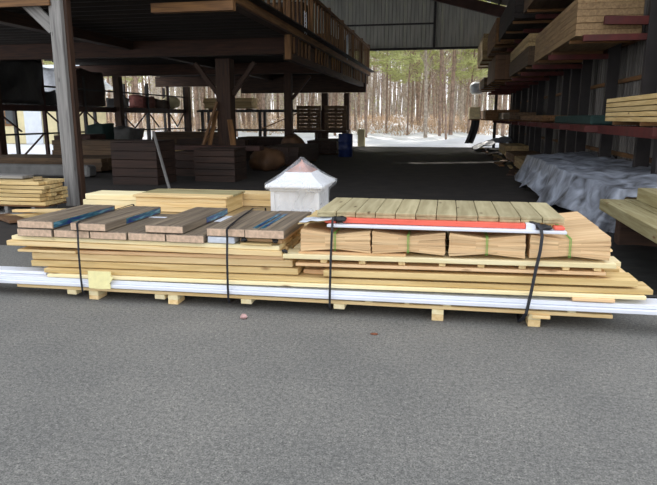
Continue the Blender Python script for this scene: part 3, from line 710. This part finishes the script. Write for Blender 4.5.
# white strip and red bar
lumber(-.90, .885, .722, .728, .022, 4.545, .10, 'white', 'thin white strip under the red bar, reaching the right bundle', 'white_strip', cat='strip')
rb = empty('red_bar', (0, 4.66, .74), label='long flat red coated bar with white end sleeve under the decking', cat='bar')
bx('bar', -.78, .60, -.06, .10, 0, .036, M['red'], rb); bx('end_sleeve', .602, .672, -.065, .105, -.003, .04, M['white'], rb)
def crumple(name, c, s, mat, label, cat, seed): return blob(name, c, s, mat, label, cat, seed, .9, 2)
crumple('strap_buckle', (-.80, 4.585, .772), (.055, .03, .022), M['black'], 'black strap buckle at the left end of the red bar', 'buckle', 2)
crumple('strap_buckle', (.735, 4.60, .758), (.07, .05, .02), M['black'], 'black strap buckle at the right end of the red bar', 'buckle', 4)
tag(bx('red_clip', .80, .875, 4.58, 4.68, .741, .765, M['red'], None, .006), 'small red clip lying on the right end of the white strip', 'clip')
tag(bx('red_clip', -.93, -.84, 4.6, 4.72, .735, .757, M['red'], None, .006), 'small red clip at the left end of the red bar', 'clip')
# decking boards on top
for k in range(3):
    tag(bx('batten', -.98, .84, 4.82+k*.27, 4.90+k*.27, .712, .774, M['pine']), ['front hidden batten lifting the greenish decking', 'middle hidden batten lifting the greenish decking', 'rear hidden batten lifting the greenish decking'][k], 'batten')
ords = ['leftmost', 'second from left', 'third from left', 'fourth from left', 'fifth from left', 'sixth from left', 'sixth from right', 'fifth from right', 'fourth from right', 'third from right', 'second from right', 'rightmost']
for k in range(12):
    x0 = -1.0+k*.157; w_ = .152; dy = R.uniform(-.006, .006)
    for j in range(2):
        o = bx('decking_board', x0, x0+w_, 4.655+dy, 5.50+dy, .776+j*.0235, .799+j*.0235, M['deck'], None, .004, 'Y')
        tag(o, ords[k]+' greenish treated decking board in the '+('upper' if j else 'lower')+' layer', 'board')
# crumpled white sheet on left under decking
def wsheet(u, v):
    x = -1.15+u*.33; y = 4.60+v*.7; z = .722+.05*u+.012*noise(x*14, y*9)
    return (x, y, z)
tag(put('packing_sheet', drape('packing_sheet', 12, 20, wsheet, M['tan'], .004)), 'loose tan fibre sheet sloping out under the left decking edge', 'sheet')
tag(put('plastic_sheet', drape('plastic_sheet', 12, 10, lambda u, v: (-1.13+u*.26, 4.57+v*.2, .728+.035*u+.016*noise(u*4, v*3)+.012), M['wrapwhite'], .003)), 'white plastic scrap tucked under the left corner of the decking', 'plastic')

# composite planks
def cplank(x0, x1, y0, y1, z0, z1, label, lab=None):
    w_, L, t_ = x1-x0, y1-y0, z1-z0
    t = empty('composite_plank', (x0, y0, z0), label=label, cat='plank')
    k = ('cp', round(w_, 3), round(L, 3), round(t_, 3))
    if k not in CACHE:
        bm = bmesh.new(); box_bm(bm, (L, w_, t_)); bmesh.ops.bevel(bm, geom=bm.edges[:], offset=.005, segments=1, affect='EDGES')
        for f in bm.faces:
            if abs(f.normal.x) > .9: f.material_index = 1
        CACHE[k] = to_mesh('plank_body', bm, [M['comptop'], M['compend']])
    put('body', CACHE[k], t, (w_/2, L/2, t_/2), (0, 0, PI/2))
    for i in range(3):  # shallow groove ribs on the top
        bx('rib', w_*(.15+.35*i)-.035, w_*(.15+.35*i)+.035, .012, L-.012, t_, t_+.0025, M['comptop'], t, .001, 'Y')
    if lab:
        a, b = lab
        if a == 'top': 
            [bx('printed_label', w_*q_, w_*(q_+.11), .05, .80, t_+.0027, t_+.005, M['label'], t, 0, 'Y') for q_ in (.16, .34)]
        else: bx('printed_label', w_, w_+.0025, a, b, .008, t_-.008, M['label'], t, 0, 'Y')
    return t
LL = [(-3.665, -3.325), (-3.315, -2.975), (-2.965, -2.625), (-2.615, -2.275), (-2.265, -1.93)]
LN = ['lower layer composite plank at the left end of the load', 'second lower composite plank, behind the first strap', 'third lower composite plank, between the two blue labelled ones', 'fourth lower composite plank, left of the white wrapped end', 'fifth lower composite plank, touching the white wrapped end']
for (a, b), n in zip(LL, LN): cplank(a, b, 4.545+R.uniform(0, .015), 5.55, .537, .604, n, ('top', 0) if n.startswith('xx') else None)
cplank(-3.66, -3.31, 4.55, 5.56, .610, .676, 'leftmost upper composite plank with dark blue side label', (.01, .98))
cplank(-3.13, -2.80, 4.53, 5.55, .610, .676, 'upper composite plank crossed by the first strap, blue label at its far half', (.34, 1.0))
cplank(-2.45, -2.11, 4.55, 5.60, .612, .676, 'third upper composite plank, alone in the middle of the left half', (.5, 1.03))
cplank(-1.91, -1.58, 4.56, 5.55, .600, .668, 'upper composite plank under the second strap beside the white wrap', None)
cplank(-1.575, -1.245, 4.54, 5.55, .600, .672, 'rightmost upper composite plank with blue label on its top', ('top', 0))
# white wrapped end under S4, cardboard bits
lumber(-1.905, -1.675, .568, .568, .052, 4.565, .8, 'wrapwhite', 'white plastic wrapped plank end under the second strap', 'wrapped_plank', cat='plank')
lumber(-1.66, -1.30, .556, .556, .036, 4.66, .8, 'pink', 'short pine filler lying under the rightmost composite planks')
tag(bx('cardboard_strip', -1.62, -1.36, 4.56, 4.66, .540, .552, M['tan'], None, .002), 'torn tan cardboard strip sticking out under the composite planks', 'cardboard')
for k, x in enumerate((-1.60, -1.33)): crumple('rubber_spacer', (x, 4.585, .575), (.03, .02, .022), M['black'], ['left black crumpled spacer under the composite planks', 'right black crumpled spacer under the composite planks'][k], 'spacer', 3+k)
crumple('rubber_spacer', (-1.245, 4.56, .50), (.025, .02, .018), M['black'], 'black plastic scrap beside the end of the thick yellow boards', 'spacer', 9)
tag(bx('blue_tape', -3.02, -2.60, 5.3, 5.36, .6055, .6075, M['white'], None, 0), 'thin white paper strip lying between the blue labelled planks', 'paper')
tag(bx('paper_sheet', -2.1, -1.93, 5.2, 5.53, .6055, .6085, M['white'], None, 0), 'white paper sheet lying on the lower planks by the second strap', 'paper')
# note
bm = bmesh.new()
pr = [(-.125, .0), (-.13, .15), (.085, .152), (.09, .11), (.11, .105), (.075, .05), (.082, .005), (0, -.004)]
f = [bm.verts.new((a, -.003-.012*abs(math.sin(a*25)), b)) for a, b in pr]; h = [bm.verts.new((a, 0, b)) for a, b in pr]
bm.faces.new(f); bm.faces.new(h[::-1])
for k in range(len(f)): bm.faces.new((f[k], f[(k+1) % len(f)], h[(k+1) % len(f)], h[k]))
tag(put('paper_note', to_mesh('paper_note', bm, M['paper']), None, (-2.85, 4.492, .118), (math.radians(-4), 0, 0)), 'pale yellow torn paper note stapled to the front boards', 'note')
# straps
def ribbon(name, pts, w_, label, mat='strap', th=.003):
    bm = bmesh.new(); P = [Vector(p) for p in pts]; prev = None
    for i, p in enumerate(P):
        d = (P[min(i+1, len(P)-1)]-P[max(i-1, 0)]).normalized(); s = Vector((1, 0, 0)); s = (s-d*s.dot(d)).normalized(); n = d.cross(s)
        r = [bm.verts.new(p+s*a*w_/2+n*b*th/2) for a, b in ((-1, -1), (1, -1), (1, 1), (-1, 1))]
        if prev:
            for k in range(4): bm.faces.new((prev[k], prev[(k+1) % 4], r[(k+1) % 4], r[k]))
        else: bm.faces.new(r[::-1])
        prev = r
    bm.faces.new(prev); return tag(put(name, to_mesh(name, bm, M[mat])), label, 'strap')
yb = 6.06
def loop(xb, xt, xr, zt, yr=5.9, yf=4.487):
    return [(xb, 6.0, .055), (xb, 4.7, .05), (xb, yf+.02, .052), (xb, yf-.004, .09), (xb+.3*(xt-xb), yf-.003, .2), (xb+.6*(xt-xb), yf+.005, .42), (xt, yf+.03, .60), (xt, 4.515, zt-.01), (xt, 4.56, zt+.006), ((xt+xr)/2, 5.0, zt+.007), (xr, 5.58, zt+.006), (xr, yr, zt-.05)]
ribbon('strap', loop(-3.035, -3.055, -3.12, .683, 5.62)+[(-3.12, 6.04, .5), (-3.04, 6.05, .06)], .018, 'leftmost black strap, just left of the paper note')
ribbon('strap', loop(-1.712, -1.716, -1.84, .677, 6.0)[:-1]+[(-1.90, 6.18, .60), (-1.905, 6.20, .45), (-1.712, 6.20, .06)], .018, 'second black strap, crossing the white wrapped plank end')
ribbon('strap', [(-.862, 5.2, .05), (-.862, 4.5, .052), (-.862, 4.47, .09), (-.862, 4.475, .2), (-.858, 4.49, .45), (-.853, 4.51, .68), (-.85, 4.525, .765), (-.85, 4.56, .792), (-.85, 4.64, .785)], .018, 'third black strap, over the leftmost shingle bundle')
s4 = [(.60, 4.8, .045), (.585, 4.5, .048), (.600, 4.46, .085), (.625, 4.45, .13), (.65, 4.465, .28), (.675, 4.485, .45), (.700, 4.50, .60), (.708, 4.515, .70), (.700, 4.53, .755), (.680, 4.57, .785), (.64, 4.66, .785)]
ribbon('strap', s4, .022, 'thick slanting black strap at the right end of the load', th=.012)

# ------------------------------------------------------------ rear stack + cupola
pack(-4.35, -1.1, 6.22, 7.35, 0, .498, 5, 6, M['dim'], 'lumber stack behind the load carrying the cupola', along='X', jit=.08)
bxk = empty('lumber_box', (-2.945, 6.6, .50), label='long boxed lumber bundle with overhanging lid behind the composite planks', cat='lumber')
for k in range(3): bx('side_board', -.545, .545, -.29+k*.0, -.26, .0+k*.055, .053+k*.055, M['pine'], bxk); bx('side_board', -.545, .545, .26, .29, .0+k*.055, .053+k*.055, M['pine'], bxk)
bx('end_board', -.545, -.515, -.258, .258, 0, .163, M['tan'], bxk, along='Y'); bx('end_board', .515, .545, -.258, .258, 0, .163, M['tan'], bxk, along='Y')
for k in range(3): bx('lid_board', -.57, .57, -.31+k*.206, -.31+k*.206+.203, .166, .190, M['olive'] if k > 0 else M['pine'], bxk)
pack(-4.42, -3.60, 6.62, 7.0, .50, .645, 1, 2, M['pale'], 'pale lumber end left of the boxed bundle behind the load', along='X', jit=.05, bear=False)
pack(-3.55, -1.95, 6.93, 7.25, .50, .655, 1, 2, M['pine'], 'pale board pair behind the boxed bundle and beside the cupola', along='X', jit=.02, bear=False)
tag(bx('pine_board', -4.15, -3.52, 6.28, 6.42, .50, .54, M['pine']), 'short low board end left of the boxed bundle, nearest the planks', 'board')
cu = empty('cupola', (-1.575, 6.50, .499), label='white roof cupola with copper patch wrapped in clear plastic film', cat='cupola')
hw = .235
bx('body', -hw, hw, -hw-.04, hw-.04+.02, 0, .30, M['vinyl'], cu, .01, 'Z')
for s in (-1, 1):
    bx('corner_trim', s*hw-.022+(.0), s*hw+.022, -hw-.055, -hw-.01, .0, .30, M['vinyl'], cu, .004, 'Z')
bx('base_trim', -hw-.02, hw+.02, -hw-.06, hw, 0, .05, M['vinyl'], cu, .006)
for k in range(0): bx('louver', -hw+.05, hw-.05, -hw-.052, -hw-.038, .075+k*.05, .10+k*.05, M['vinyl'], cu, .002)
bx('cornice', -.265, .265, -.30, .25, .28, .315, M['vinyl'], cu, .008); bx('eave', -.30, .30, -.335, .285, .315, .355, M['vinyl'], cu, .012)
def flare(r0, z0, r1, z1, n, pw, mat, name, cy=-.025):
    bm = bmesh.new(); prev = None
    for i in range(n+1):
        f = i/n; z = z0+(z1-z0)*f; r = max(r1, r0+(r1-r0)*(1-(1-f)**pw))
        ring = [bm.verts.new((a*r, cy+b*r, z)) for a, b in ((-1, -1), (1, -1), (1, 1), (-1, 1))]
        if prev:
            for k in range(4): bm.faces.new((prev[k], prev[(k+1) % 4], ring[(k+1) % 4], ring[k]))
        else: bm.faces.new(ring[::-1])
        prev = ring
    bm.faces.new(prev); return put(name, to_mesh(name, bm, mat), cu)
flare(.295, .353, .14, .475, 6, 1.35, M['vinyl'], 'roof'); flare(.139, .475, .012, .575, 5, 1.2, M['copper'], 'copper_cap')
flare(.012, .57, .004, .60, 2, 1, M['copper'], 'finial'); cu.scale = (1.04, 1.3, 1); cu.location.y = 6.56
# plastic film
def film():
    bm = bmesh.new(); n = 48; rows = [(.02, .30, 0), (.12, .285, 0), (.25, .29, 0), (.31, .335, 0), (.36, .335, 0), (.40, .27, 0), (.46, .19, 0), (.54, .10, 0), (.60, .035, 0), (.63, .012, 0)]
    rr = []
    for zi, (z, r, _) in enumerate(rows):
        ring = []
        for k in range(n):
            a = 2*PI*k/n; c, s = math.cos(a), math.sin(a); q = (abs(c)**6+abs(s)**6)**(-1/6)
            rad = r*q*(1.01+.03*noise(a*4, z*11))*(1 if zi > 2 else .9)
            ring.append(bm.verts.new((rad*c, -.02+rad*s, z+.012*noise(a*3, z*5))))
        rr.append(ring)
    for a, b in zip(rr, rr[1:]):
        for k in range(n): bm.faces.new((a[k], a[(k+1) % n], b[(k+1) % n], b[k]))
    return put('plastic_film', to_mesh('plastic_film', bm, M['film'], True), cu)
film()

# ------------------------------------------------------------ small ground things
blob('pebble', (-1.52, 4.30, .018), (.032, .022, .022), M['stone'], 'small pinkish stone on the asphalt before the load', 'stone', 3, .3, 2)
o = blob('dry_leaf', (-.47, 4.15, .004), (.03, .02, .004), M['leaf'], 'tiny reddish leaf on the asphalt below the middle of the load', 'leaf', 6, .5, 2)

# ------------------------------------------------------------ house outside left
hs = empty('house', (-26.6, 31, .1), label='white and cream house with dark windows seen under the left rack', cat='house')
bx('wall', -4, 5, 0, 5, 0, 3.4, M['cream'], hs, .02); bx('white_siding', 2.9, 4.0, -.08, -.01, 0, 3.0, M['housewhite'], hs, .01)
for x in (-2.6, -.4, 1.7):
    f = bx('window', x-.6, x+.6, -.09, -.02, 1.0, 2.3, M['tanbeam'], hs, .01)
    for q in (-.28, .28): p = put('pane', boxmesh('pane', .46, .02, 1.05, M['glass'], 0), f, (q, -.04, 0))
put('roof', boxmesh('roof', 9.8, 3.2, .15, M['housewhite']), hs, (.5, 1.2, 3.9), (math.radians(22), 0, 0)); put('roof', boxmesh('roof', 9.8, 3.2, .15, M['housewhite']), hs, (.5, 3.9, 3.9), (math.radians(-22), 0, 0))

# ------------------------------------------------------------ woods
def bare_tree(seed, h, r, mat, name):
    q = random.Random(seed); bm = bmesh.new()
    def lim(p, d, L, r, lv):
        n = 4 if lv < 2 else 3; pts = [p]; dd = d.copy()
        for i in range(n):
            dd = (dd+Vector((q.uniform(-1, 1), q.uniform(-1, 1), q.uniform(-.3, .5)))*(.05 if lv == 0 else .22)).normalized(); pts.append(pts[-1]+dd*L/n)
        tube_bm(bm, pts, [r*(1-.75*i/n) for i in range(n+1)], 6 if lv == 0 else 3)
        if lv >= 3: return
        m = {0: 15, 1: 6, 2: 4}[lv]
        for k in range(m):
            f = (.25+.75*k/m) if lv == 0 else q.uniform(.25, 1); i = min(n-1, int(f*n)); a = pts[i].lerp(pts[i+1], f*n-i if f*n-i <= 1 else 1)
            an = q.uniform(0, 2*PI); up = q.uniform(.3, 1.1); nd = (Vector((math.cos(an), math.sin(an), up))+dd*.3).normalized()
            lim(a, nd, L*(.26 if lv == 0 else .55)*q.uniform(.6, 1.1)*(1.2-f*.5), r*(.32 if lv == 0 else .5)*(1.1-f*.5), lv+1)
    lim(Vector((0, 0, -.1)), Vector((q.uniform(-.06, .06), q.uniform(-.06, .06), 1)), h, r, 0)
    return to_mesh(name, bm, mat)
def pine_parts(seed, h, r):
    q = random.Random(seed); bm = bmesh.new(); fm = bmesh.new()
    top = Vector((q.uniform(-.5, .5), q.uniform(-.5, .5), h)); P = [Vector((0, 0, -.1)), top*.5+Vector((.1, 0, 0)), top]
    tube_bm(bm, P, [r, r*.7, r*.15], 7)
    for k in range(46):
        f = q.uniform(.32, 1); an = q.uniform(0, 2*PI); L = (1.15-f)*h*.28+.5; b = P[0].lerp(top, f); e = b+Vector((math.cos(an)*L, math.sin(an)*L, q.uniform(-.1, .5)*L*.5))
        tube_bm(bm, [b, (b+e)/2+Vector((0, 0, .1)), e], [r*.16, r*.1, .01], 3)
        for t_ in range(3):
            c = b.lerp(e, .45+.27*t_)+Vector((0, 0, .12))
            for s_ in range(34):
                d = Vector((q.gauss(0, 1), q.gauss(0, 1), q.gauss(.2, .6))).normalized(); l = q.uniform(.25, .55); a0 = c+d*.08+Vector((q.uniform(-.3, .3), q.uniform(-.3, .3), q.uniform(-.12, .12))); w_ = d.orthogonal().normalized()*.035
                v = [fm.verts.new(a0-w_), fm.verts.new(a0+w_), fm.verts.new(a0+d*l)]; fm.faces.new(v)
    return to_mesh('pine_trunk', bm, M['redbark']), to_mesh('pine_crown', fm, M['needle'])
BT = [bare_tree(s, h, r, M[m], 'bare_tree') for s, h, r, m in ((1, 13, .13, 'bark'), (2, 15, .17, 'bark'), (3, 11, .10, 'redbark'), (4, 14, .14, 'redbark'), (5, 10, .08, 'bark'), (6, 9, .09, 'redbark'))]
PT = [pine_parts(s, h, r) for s, h, r in ((11, 15, .14), (12, 13, .11), (13, 17, .16))]
q = random.Random(5); cnt = 0; spots = []
def addtree(x, y):
    global cnt
    if any((x-a)**2+(y-b)**2 < .6 for a, b in spots) or (-34 < x < -20 and 28 < y < 38): return
    spots.append((x, y)); z = snow_h(x, y) if y > 33.6 else .0; cnt += 1
    if q.random() < .38:
        tr, cr = q.choice(PT); s = q.uniform(.8, 1.15); t = put('pine_tree', tr, None, (x, y, z-.05), (0, 0, q.uniform(0, 6.28))); t.scale = (s, s, s)
        put('crown', cr, t); tag(t, 'green crowned pine tree standing in the snowy woods beyond the shed', 'tree', 'pines in the woods')
    else:
        k = q.randrange(6); t = put('bare_tree', BT[k], None, (x, y, z-.05), (0, 0, q.uniform(0, 6.28))); s = q.uniform(.75, 1.2); t.scale = (s, s, s)
        red = k in (2, 3, 5)
        tag(t, ('leafless red brown trunked tree' if red else 'leafless grey trunked tree')+' standing in the snowy woods beyond the shed', 'tree', ('leafless red brown trees' if red else 'leafless grey trees')+' in the woods')
for i in range(150): y = q.uniform(39, 76); addtree(-.42*y+ (.42*y+.30*y)*q.random()-.02*y, y)
for i in range(70): y = q.uniform(37, 70); addtree(q.uniform(-.85, -.35)*y, y)
for i in range(24): y = q.uniform(18, 36); addtree(q.uniform(-48, -27), y) if True else None
# understory brush: leaf-brown stuff
bm = bmesh.new()
for i in range(2600):
    y = 46+30*q.random(); x = q.uniform(-.95, .35)*y; z = snow_h(x, y)
    for s_ in range(7):
        d = Vector((q.gauss(0, .5), q.gauss(0, .5), 1)).normalized(); l = q.uniform(.3, 1.3); b = Vector((x+q.gauss(0, .3), y+q.gauss(0, .3), z-.05)); w_ = Vector((1, 0, 0))*q.uniform(.012, .03)
        m_ = b+d*l*.5; v = [bm.verts.new(b-w_), bm.verts.new(b+w_), bm.verts.new(b+d*l)]; bm.faces.new(v)
        if q.random() < .35:
            c = b+d*l*q.random()
            for _ in range(2):
                o_ = Vector((q.gauss(0, .12), q.gauss(0, .12), q.gauss(0, .12)))+c; u_ = Vector((q.gauss(0, 1), q.gauss(0, 1), q.gauss(0, 1))).normalized()*.09; t_ = u_.orthogonal().normalized()*.07
                bm.faces.new([bm.verts.new(o_-u_), bm.verts.new(o_+t_), bm.verts.new(o_+u_)])
tag(put('undergrowth', to_mesh('undergrowth', bm, M['brush'])), 'dry brown undergrowth across the snowy woods floor', 'undergrowth', kind='stuff')

# dense far tree line: too far away to tell single trees apart
bm = bmesh.new()
for i in range(1500):
    y = q.uniform(78, 100); x = q.uniform(-.95, .45)*y; z = snow_h(x, y); h = q.uniform(9, 20); r0 = q.uniform(.05, .16); a = Vector((q.uniform(-.06, .06), q.uniform(-.06, .06), 1))
    w_ = Vector((r0, 0, 0)); b = Vector((x, y, z-.2)); v = [bm.verts.new(b-w_), bm.verts.new(b+w_), bm.verts.new(b+Vector((0, r0*1.7, 0))), bm.verts.new(b+a*h)]
    bm.faces.new((v[0], v[1], v[3])); bm.faces.new((v[1], v[2], v[3])); bm.faces.new((v[2], v[0], v[3]))
    for _ in range(30):
        p = b+a*h*q.uniform(.2, .98); an = q.uniform(0, 6.28); l = q.uniform(.6, 2.4); e = p+Vector((math.cos(an)*l, math.sin(an)*l, l*q.uniform(.1, 1)))
        u_ = Vector((0, 0, q.uniform(.015, .04))); bm.faces.new([bm.verts.new(p-u_), bm.verts.new(p+u_), bm.verts.new(e)])
tag(put('distant_woods', to_mesh('distant_woods', bm, M['bark'])), 'dense pale band of far leafless woods behind the nearer trees', 'woods', kind='stuff')
bm = bmesh.new()
for i in range(26000):
    y = q.uniform(76, 99); x = q.uniform(-.95, .45)*y; z = q.uniform(2.5, 19)*(1 if q.random() < .6 else .7)
    if noise(x*.25, z*.35+y*.1) < -.02: continue
    c = Vector((x, y, z)); u_ = Vector((q.gauss(0, 1), q.gauss(0, 1), q.gauss(0, 1))).normalized()*q.uniform(.12, .32); t_ = u_.orthogonal().normalized()*.1
    bm.faces.new([bm.verts.new(c-u_), bm.verts.new(c+t_), bm.verts.new(c+u_)])
tag(put('distant_greenery', to_mesh('distant_greenery', bm, M['needle'])), 'yellow green needle haze of the far pines above the snowy ground', 'foliage', kind='stuff')
